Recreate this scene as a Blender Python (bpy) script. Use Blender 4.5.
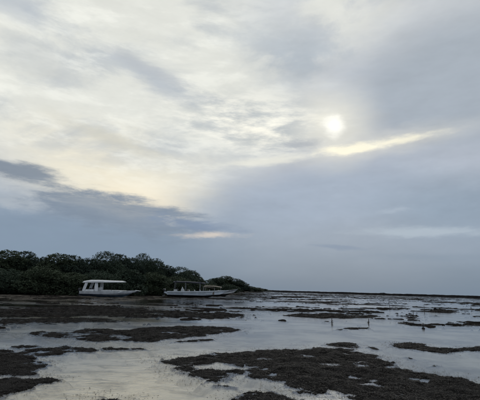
import bpy, bmesh, math, random
import numpy as np
from mathutils import Vector, Matrix

for o in list(bpy.data.objects):
    bpy.data.objects.remove(o)
scene = bpy.context.scene
COL = scene.collection

# ------------------------------------------------------------------ camera
PITCH, ROLL, EYE = math.radians(12.58), math.radians(1.52), 1.7
fwd = Vector((0, math.cos(PITCH), math.sin(PITCH)))
up0 = Vector((0, -math.sin(PITCH), math.cos(PITCH)))
right = math.cos(ROLL) * Vector((1, 0, 0)) + math.sin(ROLL) * up0
up = -math.sin(ROLL) * Vector((1, 0, 0)) + math.cos(ROLL) * up0
cam = bpy.data.cameras.new('camera')
cam.sensor_fit = 'HORIZONTAL'
cam.sensor_width = 36.0
cam.lens = 36.0 * 399.0 / 480.0
cam.clip_start, cam.clip_end = 0.1, 20000
camo = bpy.data.objects.new('camera', cam)
M = Matrix((right, up, -fwd)).transposed().to_4x4()
M.translation = (0, 0, EYE)
camo.matrix_world = M
COL.objects.link(camo)
scene.camera = camo

scene.view_settings.view_transform = 'Standard'
scene.view_settings.look = 'None'
scene.view_settings.exposure = 0.0
scene.view_settings.gamma = 1.0
scene.view_settings.use_curve_mapping = False
scene.cycles.use_denoising = True
scene.cycles.use_adaptive_sampling = True
scene.cycles.adaptive_threshold = 0.03
scene.cycles.adaptive_min_samples = 8
scene.cycles.max_bounces = 4
scene.cycles.transparent_max_bounces = 12
scene.cycles.volume_bounces = 0
scene.cycles.sample_clamp_indirect = 6.0
scene.cycles.sample_clamp_direct = 1.2

SUN_AZ, SUN_EL = (13.86, 22.82)          # bearing (deg from +Y towards +X) and elevation

# ------------------------------------------------------------------ node helpers
def lin(r, g, b):
    def c(v):
        v /= 255.0
        return v / 12.92 if v <= 0.04045 else ((v + 0.055) / 1.055) ** 2.4
    return (c(r), c(g), c(b), 1.0)

class X:
    """tiny expression wrapper that writes Math nodes"""
    nt = None
    def __init__(s, v): s.v = v
    @staticmethod
    def op(kind, *args, clamp=False):
        n = X.nt.nodes.new('ShaderNodeMath'); n.operation = kind; n.use_clamp = clamp
        for i, a in enumerate(args):
            a = a.v if isinstance(a, X) else a
            if isinstance(a, (int, float)): n.inputs[i].default_value = a
            else: X.nt.links.new(a, n.inputs[i])
        return X(n.outputs[0])
    def __add__(s, o): return X.op('ADD', s, o)
    __radd__ = __add__
    def __sub__(s, o): return X.op('SUBTRACT', s, o)
    def __rsub__(s, o): return X.op('SUBTRACT', o, s)
    def __mul__(s, o): return X.op('MULTIPLY', s, o)
    __rmul__ = __mul__
    def __truediv__(s, o): return X.op('DIVIDE', s, o)
    def clamp(s): return X.op('ADD', s, 0.0, clamp=True)

def smooth(x, a, b):
    n = X.nt.nodes.new('ShaderNodeMapRange'); n.interpolation_type = 'SMOOTHSTEP'
    X.nt.links.new(x.v, n.inputs[0])
    lo, hi, t0, t1 = (a, b, 0, 1) if a < b else (b, a, 1, 0)
    for i, v in zip((1, 2, 3, 4), (lo, hi, t0, t1)): n.inputs[i].default_value = v
    return X(n.outputs[0])

def noise(vec, scale, detail=6, rough=0.55, dist=0.0, out='Fac'):
    n = X.nt.nodes.new('ShaderNodeTexNoise')
    X.nt.links.new(vec, n.inputs['Vector'])
    n.inputs['Scale'].default_value = scale
    n.inputs['Detail'].default_value = detail
    n.inputs['Roughness'].default_value = rough
    n.inputs['Distortion'].default_value = dist
    return X(n.outputs[0]) if out == 'Fac' else n.outputs[1]

def mapping(vec, loc=(0, 0, 0), rot=(0, 0, 0), sca=(1, 1, 1)):
    n = X.nt.nodes.new('ShaderNodeMapping')
    X.nt.links.new(vec, n.inputs[0])
    n.inputs[1].default_value = loc; n.inputs[2].default_value = rot; n.inputs[3].default_value = sca
    return n.outputs[0]

def mixc(a, b, fac, kind='MIX'):
    n = X.nt.nodes.new('ShaderNodeMix'); n.data_type = 'RGBA'; n.blend_type = kind
    def put(sock, v):
        v = v.v if isinstance(v, X) else v
        if isinstance(v, (int, float)): sock.default_value = v
        elif isinstance(v, tuple): sock.default_value = v
        else: X.nt.links.new(v, sock)
    put(n.inputs[0], fac); put(n.inputs[6], a); put(n.inputs[7], b)
    return n.outputs[2]

# ------------------------------------------------------------------ world: broken overcast before a veiled sun
world = bpy.data.worlds.new('World'); scene.world = world; world.use_nodes = True
nt = world.node_tree; nt.nodes.clear(); X.nt = nt
tc = nt.nodes.new('ShaderNodeTexCoord').outputs['Generated']
sp = nt.nodes.new('ShaderNodeSeparateXYZ'); nt.links.new(tc, sp.inputs[0])
dx, dy, dz = (X(sp.outputs[i]) for i in range(3))
AZ = X.op('ARCTAN2', dx, dy) * 57.2958
EL = X.op('ARCSINE', dz) * 57.2958

flat = mapping(tc, sca=(1, 1, 2.6))
wA = noise(mapping(flat, loc=(3.1, 0, 1.7)), 3.2, 7, 0.58) - 0.5
wB = noise(mapping(flat, loc=(9.4, 2, 5.2)), 3.2, 7, 0.58) - 0.5
wF = noise(mapping(flat, loc=(1.4, 7, 2.2)), 11.0, 9, 0.64) - 0.5
wG = noise(mapping(flat, loc=(6.4, 1, 8.2)), 11.0, 9, 0.64) - 0.5
# wisps combed along a direction that falls to the right
diag = mapping(tc, loc=(0.3, 0, 0), rot=(0, math.radians(-22), 0), sca=(1.0, 1.0, 2.5))
comb = mapping(tc, loc=(0.3, 0, 0), rot=(0, math.radians(-20), 0), sca=(1.0, 1.0, 3.8))
wisp = noise(diag, 3.7, 10, 0.6, 0.35)
wisp2 = noise(mapping(comb, loc=(4.2, 1.3, 2.9)), 7.0, 9, 0.62, 0.2)
wisp3 = noise(mapping(comb, loc=(1.2, 3.3, 0.9)), 13.0, 9, 0.64, 0.25)
puff = noise(mapping(tc, loc=(2.2, 5.1, 0.4), sca=(1, 1, 1.6)), 5.5, 8, 0.6, 0.2)

def blob(c, ra, re, tilt=0.0, inner=0.3, warp=1.0, fine=0.0):
    """soft ellipse on the sky: centre (az, el) in degrees, half axes, tilt up to the right"""
    a = AZ - c[0] + wA * (warp * 9.0) + wF * (fine * 5.0)
    e = EL - c[1] + wB * (warp * 4.5) + wG * (fine * 2.2)
    ct, st = math.cos(math.radians(tilt)), math.sin(math.radians(tilt))
    u = (a * ct + e * st) / ra
    w = (e * ct - a * st) / re
    return smooth(X.op('SQRT', u * u + w * w), 1.0, inner)

rag = noise(mapping(tc, loc=(5.3, 2.7, 0.6), rot=(0, math.radians(-5), 0), sca=(1, 1, 4.6)), 9.0, 10, 0.66, 0.25) - 0.5
def bank(c, ra, re, tilt=0.0, ragged=1.6, soft=0.35, warp=0.3):
    """cloud bank with a torn edge: density from an ellipse plus combed noise"""
    a = AZ - c[0] + wA * (warp * 9.0) + wF * 3.0
    e = EL - c[1] + wB * (warp * 4.5) + wG * 1.2
    ct, st = math.cos(math.radians(tilt)), math.sin(math.radians(tilt))
    u = (a * ct + e * st) / ra
    w = (e * ct - a * st) / re
    return smooth(1.0 - X.op('SQRT', u * u + w * w) + rag * ragged, 0.0, soft)

# clear-air sky that the cloud deck hides almost everywhere
nish = nt.nodes.new('ShaderNodeTexSky'); nish.sky_type = 'NISHITA'; nish.sun_disc = False
nish.sun_elevation = math.radians(SUN_EL); nish.sun_rotation = math.radians(SUN_AZ)
nish.air_density, nish.dust_density = 1.2, 2.0
clear = mixc(nish.outputs[0], (0.06, 0.06, 0.06, 1), 1.0, 'MULTIPLY')

# overcast deck, greyer towards the horizon
el_w = EL + wB * 5.0
deck = mixc(lin(108, 126, 145), lin(139, 153, 171), smooth(el_w, -0.5, 8.5))
deck = mixc(deck, lin(164, 172, 186), smooth(el_w, 8.0, 18.0))
deck = mixc(deck, lin(188, 192, 197), smooth(el_w, 22.0, 36.0))
c = mixc(clear, deck, 0.975)
c = mixc(c, lin(176, 184, 195), smooth(puff, 0.5, 0.72) * smooth(EL, 3.0, 14.0) * 0.5)
# bright thin sheet, upper left
sheet = blob((-23.21, 29.91), 40, 22, -6, 0.5, 0.8, 0.7)
c = mixc(c, lin(216, 217, 212), sheet)
c = mixc(c, lin(212, 213, 209), blob((16.03, 37.03), 15, 7.5, 14, 0.05, 1.3, 1.4) * smooth(puff, 0.34, 0.56))
c = mixc(c, lin(229, 222, 204), blob((-18.53, 15.31), 21, 8.5, -8, 0.15, 0.8, 0.8) * 0.9)
c = mixc(c, lin(231, 219, 196), blob((-14.38, 11.83), 10, 4.2, -12, 0.1, 0.5, 0.5) * 0.6)
# grey folds in the sheet
gfold = smooth(wisp, 0.45, 0.66)
c = mixc(c, lin(168, 175, 183), gfold * sheet * smooth(EL, 12.0, 20.0) * 0.7)
c = mixc(c, lin(238, 238, 231), smooth(wisp2, 0.48, 0.66) * sheet * smooth(EL, 9.0, 16.0) * 0.38)
c = mixc(c, lin(172, 180, 189), blob((8.92, 31.8), 16, 6.5, -10, 0.1, 0.8, 1.3) * smooth(puff, 0.62, 0.42) * 0.95)
c = mixc(c, lin(168, 176, 187), bank((-12.04, 27.46), 9, 2.0, -17, 1.6, 0.9, 0.3) * 0.8)
c = mixc(c, lin(172, 179, 189), bank((-1.13, 24.99), 10, 1.5, -20, 1.6, 0.9, 0.3) * 0.75)
c = mixc(c, lin(176, 181, 188), bank((-14.48, 29.51), 12, 1.2, -16, 1.8, 0.9, 0.3) * 0.6)
c = mixc(c, lin(172, 180, 191), blob((-34.34, 33.28), 8, 3.2, -10, 0.1, 1.0, 1.0) * 0.7)
c = mixc(c, lin(190, 193, 193), blob((-28.78, 27.28), 9, 3.0, -10, 0.1, 1.0, 1.2) * 0.7)
c = mixc(c, lin(196, 194, 184), blob((-19.26, 19.85), 12, 1.4, -14, 0.1, 0.5, 1.2) * 0.6)
# grey mass on the right
c = mixc(c, lin(156, 165, 176), blob((30.32, 26.55), 20, 11.0, 8, 0.35, 0.7, 0.9) * 0.85)
# ruffled bright cloud round the veiled sun
ruf = smooth(wisp3 * 0.3 + wisp2 * 0.7, 0.39, 0.60)
rufm = blob((1.23, 23.39), 18, 6.4, -6, 0.15, 0.5, 0.9)
c = mixc(c, lin(178, 184, 188), rufm * 0.75)
c = mixc(c, lin(244, 241, 230), ruf * rufm * 0.95)
c = mixc(c, lin(230, 228, 217), bank((3.6, 18.22), 10, 1.0, 6, 1.3, 0.9, 0.2) * 0.7)
# veil below the break, its upper edge climbing to the right
veil = blob((12.34, 13.18), 21, 6.2, 8, 0.3, 0.35, 0.6)
c = mixc(c, lin(156, 168, 185), veil * 0.8)
c = mixc(c, lin(139, 154, 171), blob((28.92, 11.14), 16, 5.5, -2, 0.1, 0.4, 0.6) * 0.8)
# sun behind thin cloud
sd = Vector((math.sin(math.radians(SUN_AZ)) * math.cos(math.radians(SUN_EL)),
             math.cos(math.radians(SUN_AZ)) * math.cos(math.radians(SUN_EL)), math.sin(math.radians(SUN_EL))))
dotn = nt.nodes.new('ShaderNodeVectorMath'); dotn.operation = 'DOT_PRODUCT'
nt.links.new(tc, dotn.inputs[0]); dotn.inputs[1].default_value = sd
ang = X.op('ARCCOSINE', X.op('MINIMUM', X(dotn.outputs['Value']), 1.0)) * 57.2958
ang_w = ang + wF * 2.6 + wA * 1.2 + (puff - 0.5) * 1.5
c = mixc(c, lin(238, 234, 219), smooth(ang_w, 8.0, 0.2) * 0.62)
c = mixc(c, (1.0, 0.985, 0.92, 1), smooth(ang_w, 2.0, 0.45))
# break in the cloud just under it
c = mixc(c, lin(165, 170, 178), blob((9.12, 20.7), 4.6, 1.0, 3, 0.1, 0.3, 1.3) * 0.75)
streak = X.op('MAXIMUM', bank((16.04, 19.54), 7.0, 0.95, 2.5, 1.6, 0.7, 0.05), bank((22.21, 20.1), 9.5, 0.85, 3, 1.7, 0.9, 0.05) * 0.9)
c = mixc(c, lin(246, 240, 219), streak * 0.95)
c = mixc(c, lin(208, 206, 200), blob((22.87, 20.16), 15, 2.4, 5, 0.1, 0.3, 1.0) * (1.0 - streak) * 0.5)
# low dark cloud, left
dark = bank((-28.91, 13.65), 7.2, 1.65, -5, 1.6, 0.7, 0.1)
band = X.op('MAXIMUM', bank((-16.24, 9.6), 14, 3.5, -5, 1.7, 0.6, 0.12), bank((-21.23, 10.8), 9, 2.4, -2, 1.7, 0.65, 0.1))
low = blob((-24.14, 5.64), 27, 5.2, -1, 0.3, 0.4, 0.9)
c = mixc(c, lin(126, 142, 161), low * 0.92)
c = mixc(c, lin(168, 175, 183), blob((-29.53, 9.74), 7, 1.4, -2, 0.1, 0.3, 1.3) * 0.7)
c = mixc(c, lin(123, 136, 153), band * (0.86 + rag * 0.6).clamp())
c = mixc(c, lin(119, 131, 147), dark * 0.9)
c = mixc(c, lin(124, 139, 162), bank((-7.12, 8.88), 9.0, 1.1, -4, 1.7, 0.8, 0.1) * 0.85)
c = mixc(c, lin(208, 198, 189), bank((-4.61, 7.28), 7.0, 0.65, 2, 2.2, 1.0, 0.05) * 0.8)
# thin bars over the sea, right
c = mixc(c, lin(172, 183, 194), bank((25.18, 8.01), 13, 0.9, -1, 1.7, 0.9, 0.1) * 0.7)
c = mixc(c, lin(166, 177, 191), blob((21.28, 10.94), 3.4, 0.5, 0, 0.1, 0.15, 1.0) * 0.5)
c = mixc(c, lin(131, 144, 163), bank((13.96, 6.05), 6.0, 0.5, -2, 1.4, 0.9, 0.05) * 0.65)
c = mixc(c, lin(128, 142, 158), bank((25.53, 4.53), 14, 0.9, -1, 1.6, 1.2, 0.1) * 0.5)
# uneven thickness of the deck, fading into the haze near the horizon
thick = (wisp - 0.5) * 0.22 + (wisp2 - 0.5) * 0.16 + wF * 0.16 + (wisp3 - 0.5) * 0.1
mod = 1.0 + thick * smooth(EL, 1.0, 12.0)
cm_ = nt.nodes.new('ShaderNodeVectorMath'); cm_.operation = 'SCALE'
nt.links.new(c, cm_.inputs[0]); nt.links.new(mod.v, cm_.inputs['Scale'])
c = mixc(cm_.outputs[0], (0.995, 1.0, 0.985, 1), 1.0, 'MULTIPLY')
bg = nt.nodes.new('ShaderNodeBackground'); nt.links.new(c, bg.inputs[0]); bg.inputs[1].default_value = 1.14
wo = nt.nodes.new('ShaderNodeOutputWorld'); nt.links.new(bg.outputs[0], wo.inputs[0])
world.cycles.sampling_method = 'MANUAL'; world.cycles.sample_map_resolution = 512

# ------------------------------------------------------------------ sun, spread wide by the cloud
sl = bpy.data.lights.new('sun', 'SUN'); sl.energy = 0.5; sl.angle = math.radians(18); sl.color = (1.0, 0.95, 0.86)
so = bpy.data.objects.new('sun', sl); COL.objects.link(so)
so.rotation_euler = (-sd).to_track_quat('-Z', 'Y').to_euler()

# ------------------------------------------------------------------ numeric helpers
rng = np.random.default_rng(11)
random.seed(5)
_perm = rng.random((256, 256))
def vnoise(x, y):
    xi, yi = np.floor(x).astype(int), np.floor(y).astype(int)
    fx, fy = x - xi, y - yi
    fx = fx * fx * (3 - 2 * fx); fy = fy * fy * (3 - 2 * fy)
    g = lambda i, j: _perm[(xi + i) & 255, (yi + j) & 255]
    return (g(0, 0) * (1 - fx) + g(1, 0) * fx) * (1 - fy) + (g(0, 1) * (1 - fx) + g(1, 1) * fx) * fy
def fbm(x, y, oct=5, gain=0.5):
    s, a, t = 0, 1.0, 0
    for i in range(oct):
        s = s + a * vnoise(x * 2 ** i + 17.3 * i, y * 2 ** i + 9.1 * i); t += a; a *= gain
    return s / t - 0.5
def sstep(a, b, x):
    t = np.clip((x - a) / (b - a), 0, 1); return t * t * (3 - 2 * t)
def sdist(px, py, poly):
    """signed distance to a polygon, positive inside"""
    d = np.full(px.shape, 1e9); ins = np.zeros(px.shape, bool)
    n = len(poly)
    for i in range(n):
        ax, ay = poly[i]; bx, by = poly[(i + 1) % n]
        ex, ey = bx - ax, by - ay
        t = np.clip(((px - ax) * ex + (py - ay) * ey) / (ex * ex + ey * ey + 1e-9), 0, 1)
        d = np.minimum(d, np.hypot(px - ax - t * ex, py - ay - t * ey))
        if ay != by:
            ins ^= ((ay > py) != (by > py)) & (px < ex * (py - ay) / (by - ay) + ax)
    return np.where(ins, d, -d)

def mesh_np(name, V, F, mat, parent=None, smooth_=False, mat2=None, n1=0):
    me = bpy.data.meshes.new(name)
    V = np.asarray(V, np.float32); F = np.asarray(F, np.int32); k = F.shape[1]
    me.vertices.add(len(V)); me.vertices.foreach_set('co', V.ravel())
    me.loops.add(F.size); me.loops.foreach_set('vertex_index', F.ravel())
    me.polygons.add(len(F)); me.polygons.foreach_set('loop_start', np.arange(0, F.size, k, dtype=np.int32))
    me.update(calc_edges=True)
    if smooth_: me.polygons.foreach_set('use_smooth', np.ones(len(F), bool))
    me.materials.append(mat)
    if mat2:
        me.materials.append(mat2); me.polygons.foreach_set('material_index', (np.arange(len(F)) >= n1).astype(np.int32))
    o = bpy.data.objects.new(name, me); COL.objects.link(o); o.parent = parent
    return o

def tag(o, label=None, cat=None, group=None, kind=None):
    for k, v in (('label', label), ('category', cat), ('group', group), ('kind', kind)):
        if v: o[k] = v
    return o

# ------------------------------------------------------------------ materials
def material(name, base, var=None, scale=4.0, rough=0.6, rvar=0.15, bump=0.0, bscale=20.0, detail=6, spec=0.5, trans=0.0, metal=0.0):
    m = bpy.data.materials.new(name); m.use_nodes = True
    t = m.node_tree; X.nt = t
    b = t.nodes['Principled BSDF']
    co = t.nodes.new('ShaderNodeTexCoord').outputs['Object']
    n = noise(co, scale, detail, 0.6)
    var = var or tuple(v * 0.7 for v in base)
    col = mixc(tuple(base) + (1,), tuple(var) + (1,), smooth(n, 0.35, 0.65))
    t.links.new(col, b.inputs['Base Color'])
    n2 = noise(co, scale * 2.7, 4, 0.5)
    t.links.new((n2 * (2 * rvar) + (rough - rvar)).v, b.inputs['Roughness'])
    b.inputs['Specular IOR Level'].default_value = spec
    b.inputs['Metallic'].default_value = metal
    if trans: b.inputs['Transmission Weight'].default_value = trans
    if bump:
        bp = t.nodes.new('ShaderNodeBump'); bp.inputs['Strength'].default_value = 1.0
        bp.inputs['Distance'].default_value = bump
        t.links.new(noise(co, bscale, 5, 0.6).v, bp.inputs['Height'])
        t.links.new(bp.outputs[0], b.inputs['Normal'])
    return m

MAT = {}
MAT['weed'] = material('wet_seaweed', (0.034, 0.0325, 0.031), (0.011, 0.0105, 0.010), 3.0, 0.9, 0.05, 0.012, 45.0, spec=0.0)
MAT['weed_far'] = material('wet_seaweed_bank', (0.028, 0.0255, 0.0225), (0.010, 0.0095, 0.009), 1.2, 0.9, 0.05, 0.05, 4.0, spec=0.0)
MAT['mud'] = material('wet_tidal_mud', (0.095, 0.084, 0.07), (0.014, 0.013, 0.012), 1.3, 0.7, 0.1, 0.05, 2.5, detail=12, spec=0.02)
def sand_glare_colour(t, co):
    """pale sandy coral bed mottled with drowned weed; sky glare painted into the colour near the viewer on the left"""
    X.nt = t
    s_ = t.nodes.new('ShaderNodeSeparateXYZ'); t.links.new(co, s_.inputs[0])
    flat_ = mapping(co, sca=(1, 1, 0))
    mott = mixc((0.55, 0.52, 0.46, 1), (0.16, 0.15, 0.135, 1), smooth(noise(flat_, 0.45, 9, 0.6), 0.35, 0.65))
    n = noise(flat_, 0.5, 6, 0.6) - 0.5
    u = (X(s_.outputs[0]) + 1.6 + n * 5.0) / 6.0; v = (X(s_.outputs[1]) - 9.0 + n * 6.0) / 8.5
    glare_mask = smooth(X.op('SQRT', u * u + v * v), 1.0, 0.25)  # where bright sky glare on the water is painted into the bed colour
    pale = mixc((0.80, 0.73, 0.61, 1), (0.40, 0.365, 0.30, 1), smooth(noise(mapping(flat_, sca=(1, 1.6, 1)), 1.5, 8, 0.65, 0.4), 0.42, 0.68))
    return mixc(mott, pale, glare_mask), X(s_.outputs[2])
def bed_material():
    m = bpy.data.materials.new('shallow_sand_bed'); m.use_nodes = True
    t = m.node_tree; X.nt = t; b = t.nodes['Principled BSDF']
    co = t.nodes.new('ShaderNodeTexCoord').outputs['Object']
    t.links.new(sand_glare_colour(t, co)[0], b.inputs['Base Color'])
    b.inputs['Roughness'].default_value = 0.85; b.inputs['Specular IOR Level'].default_value = 0.0
    return m
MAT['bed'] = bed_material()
def sand_skirt(m):
    """weed sits on top only; below the waterline the same sandy colour as the sea bed"""
    t = m.node_tree; b = t.nodes['Principled BSDF']
    co = t.nodes.new('ShaderNodeTexCoord').outputs['Object']
    old = b.inputs['Base Color'].links[0].from_socket
    sc, zz = sand_glare_colour(t, co)
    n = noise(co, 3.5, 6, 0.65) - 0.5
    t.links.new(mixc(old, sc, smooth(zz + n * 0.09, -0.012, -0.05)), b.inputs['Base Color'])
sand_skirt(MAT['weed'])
MAT['reef'] = material('dark_reef_rock', (0.022, 0.022, 0.022), (0.012, 0.012, 0.013), 0.3, 0.9, 0.05, 0.1, 1.0, spec=0.0)
MAT['bark'] = material('mangrove_bark', (0.06, 0.05, 0.04), (0.03, 0.025, 0.02), 3.0, 0.9, 0.05, 0.02, 14.0)
MAT['white'] = material('white_gelcoat', (0.70, 0.72, 0.74), (0.52, 0.54, 0.555), 1.5, 0.35, 0.1)
MAT['pale_blue'] = material('pale_blue_hull_paint', (0.50, 0.56, 0.62), (0.36, 0.41, 0.46), 1.2, 0.4, 0.1)
MAT['navy'] = material('dark_blue_stripe', (0.02, 0.03, 0.06), (0.015, 0.02, 0.04), 2.0, 0.4, 0.1)
MAT['grey_bottom'] = material('blue_grey_hull_bottom', (0.14, 0.2, 0.27), (0.08, 0.12, 0.17), 1.4, 0.7, 0.1)  # blue-grey tone of the hull below the chine
MAT['black_bottom'] = material('black_hull_bottom', (0.015, 0.016, 0.018), (0.03, 0.028, 0.025), 1.4, 0.7, 0.1)  # near-black tone for hulls below the chine
MAT['deck'] = material('worn_grey_deck', (0.35, 0.36, 0.36), (0.22, 0.22, 0.22), 3.0, 0.7, 0.1)
MAT['engine'] = material('black_engine_cowl', (0.02, 0.021, 0.024), (0.03, 0.03, 0.034), 3.0, 0.35, 0.1)
MAT['steel'] = material('steel_tube', (0.5, 0.5, 0.5), (0.35, 0.35, 0.35), 8.0, 0.35, 0.1, metal=0.9)
MAT['canvas'] = material('dark_canvas', (0.05, 0.055, 0.07), (0.03, 0.034, 0.045), 2.0, 0.85, 0.08, 0.004, 30)
MAT['grey_hull'] = material('weathered_grey_white_paint', (0.42, 0.43, 0.44), (0.25, 0.26, 0.265), 1.6, 0.6, 0.1)
MAT['tan'] = material('faded_tan_canvas', (0.2, 0.17, 0.14), (0.13, 0.11, 0.095), 2.0, 0.85, 0.08, 0.004, 30)
MAT['glass'] = material('tinted_window', (0.012, 0.015, 0.02), (0.018, 0.02, 0.026), 2.0, 0.08, 0.03)
MAT['vinyl'] = material('white_seat_vinyl', (0.6, 0.62, 0.64), (0.48, 0.5, 0.51), 4.0, 0.5, 0.1)
MAT['stake'] = material('weathered_stake', (0.05, 0.042, 0.034), (0.025, 0.022, 0.02), 12.0, 0.8, 0.1, 0.004, 40)
MAT['float'] = material('dark_rubber_float', (0.02, 0.02, 0.022), (0.035, 0.03, 0.028), 14.0, 0.55, 0.1)
MAT['rope'] = material('old_rope', (0.2, 0.18, 0.14), (0.1, 0.09, 0.07), 20.0, 0.9, 0.05)

def leaf_mat(name, a, b):
    m = bpy.data.materials.new(name); m.use_nodes = True
    t = m.node_tree; X.nt = t; bs = t.nodes['Principled BSDF']
    gi = t.nodes.new('ShaderNodeNewGeometry')
    co = t.nodes.new('ShaderNodeTexCoord').outputs['Object']
    n = noise(co, 0.7, 3, 0.5)
    fac = (X(gi.outputs['Random Per Island']) * 0.6 + n * 0.5).clamp()
    t.links.new(mixc(a + (1,), b + (1,), fac), bs.inputs['Base Color'])
    bs.inputs['Roughness'].default_value = 0.55
    bs.inputs['Specular IOR Level'].default_value = 0.06
    tr = t.nodes.new('ShaderNodeBsdfTranslucent'); tr.inputs[0].default_value = tuple(0.6 * v for v in b) + (1,)
    mx = t.nodes.new('ShaderNodeMixShader'); mx.inputs[0].default_value = 0.15
    t.links.new(bs.outputs[0], mx.inputs[1]); t.links.new(tr.outputs[0], mx.inputs[2])
    t.links.new(mx.outputs[0], t.nodes['Material Output'].inputs[0])
    return m
MAT['weed_leaf'] = leaf_mat('seaweed_frond', (0.012, 0.0115, 0.011), (0.056, 0.053, 0.050))
MAT['leaf'] = leaf_mat('mangrove_leaf', (0.036, 0.053, 0.041), (0.062, 0.085, 0.057))
MAT['leaf2'] = leaf_mat('mangrove_leaf_olive', (0.046, 0.061, 0.041), (0.075, 0.096, 0.058))
MAT['leaf3'] = leaf_mat('mangrove_leaf_deep', (0.031, 0.046, 0.038), (0.054, 0.075, 0.055))

def water_material():
    m = bpy.data.materials.new('shallow_sea_water'); m.use_nodes = True
    t = m.node_tree; t.nodes.clear(); X.nt = t
    co = t.nodes.new('ShaderNodeTexCoord').outputs['Object']
    wind = noise(mapping(co, sca=(0.35, 1, 1)), 0.11, 4, 0.55, 0.6)        # cat's paws
    gust = smooth(wind, 0.40, 0.62)
    r1 = noise(mapping(co, rot=(0, 0, 0.3), sca=(0.8, 1.5, 1)), 5.5, 3, 0.55, 0.2)
    r2 = noise(mapping(co, rot=(0, 0, -0.2), sca=(0.7, 1.3, 1)), 16.0, 2, 0.5)
    ln = t.nodes.new('ShaderNodeVectorMath'); ln.operation = 'LENGTH'; t.links.new(co, ln.inputs[0])
    h = (r1 * 0.008 + r2 * 0.0034) * (gust * 0.7 + 0.16) * (1.0 + smooth(X(ln.outputs['Value']), 18.0, 42.0) * 1.2)
    bp = t.nodes.new('ShaderNodeBump'); bp.inputs['Strength'].default_value = 1.0; bp.inputs['Distance'].default_value = 1.0
    t.links.new(h.v, bp.inputs['Height'])
    fr = t.nodes.new('ShaderNodeFresnel'); fr.inputs[0].default_value = 1.333; t.links.new(bp.outputs[0], fr.inputs['Normal'])
    gl = t.nodes.new('ShaderNodeBsdfGlossy'); gl.inputs['Color'].default_value = (0.97, 0.98, 1.0, 1)
    t.links.new((gust * 0.07 + 0.03).v, gl.inputs['Roughness']); t.links.new(bp.outputs[0], gl.inputs['Normal'])
    tr = t.nodes.new('ShaderNodeBsdfTransparent'); tr.inputs[0].default_value = (0.97, 0.98, 0.96, 1)
    mx = t.nodes.new('ShaderNodeMixShader')
    t.links.new(fr.outputs[0], mx.inputs[0]); t.links.new(tr.outputs[0], mx.inputs[1]); t.links.new(gl.outputs[0], mx.inputs[2])
    out = t.nodes.new('ShaderNodeOutputMaterial'); t.links.new(mx.outputs[0], out.inputs[0])
    return m
MAT['water'] = water_material()

# ------------------------------------------------------------------ setting: sea bed, water, mud shore, reef
def disc(name, z, mat, rings=(2, 6, 15, 40, 100, 300, 1000, 3000, 9000), seg=64):
    V = [(0, 0, z)]; F = []
    for r in rings:
        V += [(r * math.cos(2 * math.pi * k / seg), r * math.sin(2 * math.pi * k / seg), z) for k in range(seg)]
    me = bpy.data.meshes.new(name)
    for k in range(seg): F.append((0, 1 + k, 1 + (k + 1) % seg))
    for i in range(len(rings) - 1):
        a, b = 1 + i * seg, 1 + (i + 1) * seg
        for k in range(seg): F.append((a + k, b + k, b + (k + 1) % seg, a + (k + 1) % seg))
    me.from_pydata(V, [], F); me.materials.append(mat)
    o = bpy.data.objects.new(name, me); COL.objects.link(o); tag(o, kind='structure'); return o
disc('sea_bed', -0.16, MAT['bed'])
disc('sea_water', 0.0, MAT['water'])

def polar(a0, a1, da, r0, r1, k):
    """grid that gets coarser with distance"""
    A = np.radians(np.arange(a0, a1 + da, da)); Rr = r0 * (1 + k) ** np.arange(int(math.log(r1 / r0) / math.log(1 + k)) + 2)
    a, r = np.meshgrid(A, Rr); return r * np.sin(a), r * np.cos(a)
def grid_mesh(name, x, y, z, keep, mat):
    ny, nx = x.shape
    idx = np.arange(ny * nx).reshape(ny, nx)
    q = np.stack([idx[:-1, :-1], idx[:-1, 1:], idx[1:, 1:], idx[1:, :-1]], -1).reshape(-1, 4)
    k = keep.ravel()[q].any(1); q = q[k]
    used, inv = np.unique(q, return_inverse=True)
    V = np.stack([x.ravel(), y.ravel(), z.ravel()], -1)[used]
    return V, inv.reshape(-1, 4)

LAND = [(-28.68, 23.97), (-24.02, 29.51), (-20.36, 35.48), (-16.96, 39.51), (-12.85, 44.45), (-11.01, 51.94), (-7.61, 59.8), (-3.98, 73.13), (-0.59, 98.49),
        (5.1, 167.5), (10.56, 235.0), (22.9, 330.0), (33.77, 470.0), (-60, 620), (-420, 500), (-300, 60)]
x, y = polar(-62, 12, 0.16, 24, 640, 0.008)
wx, wy = fbm(x * 0.12, y * 0.12, 4) * 7, fbm(x * 0.12 + 40, y * 0.12, 4) * 7
sd_ = sdist(x + wx, y + wy, LAND)
far = np.hypot(x, y)
z = np.clip(sd_ * 0.006, -0.2, 0.10) + np.clip((sd_ - 22) * 0.02, 0, 0.5)
z = z + fbm(x * 0.30, y * 0.55, 5, 0.6) * 0.30 * sstep(-4, 3, sd_) * (1 - 0.4 * sstep(14, 24, sd_)) + fbm(x * 1.8, y * 1.8, 4, .6) * 0.14 - 0.055
V, F = grid_mesh('mud_shore', x, y, z, z > -0.1, None)
tag(mesh_np('mud_shore', V, F, MAT['mud'], smooth_=True), 'wet brown mud shore in front of the mangroves', kind='structure')

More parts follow.
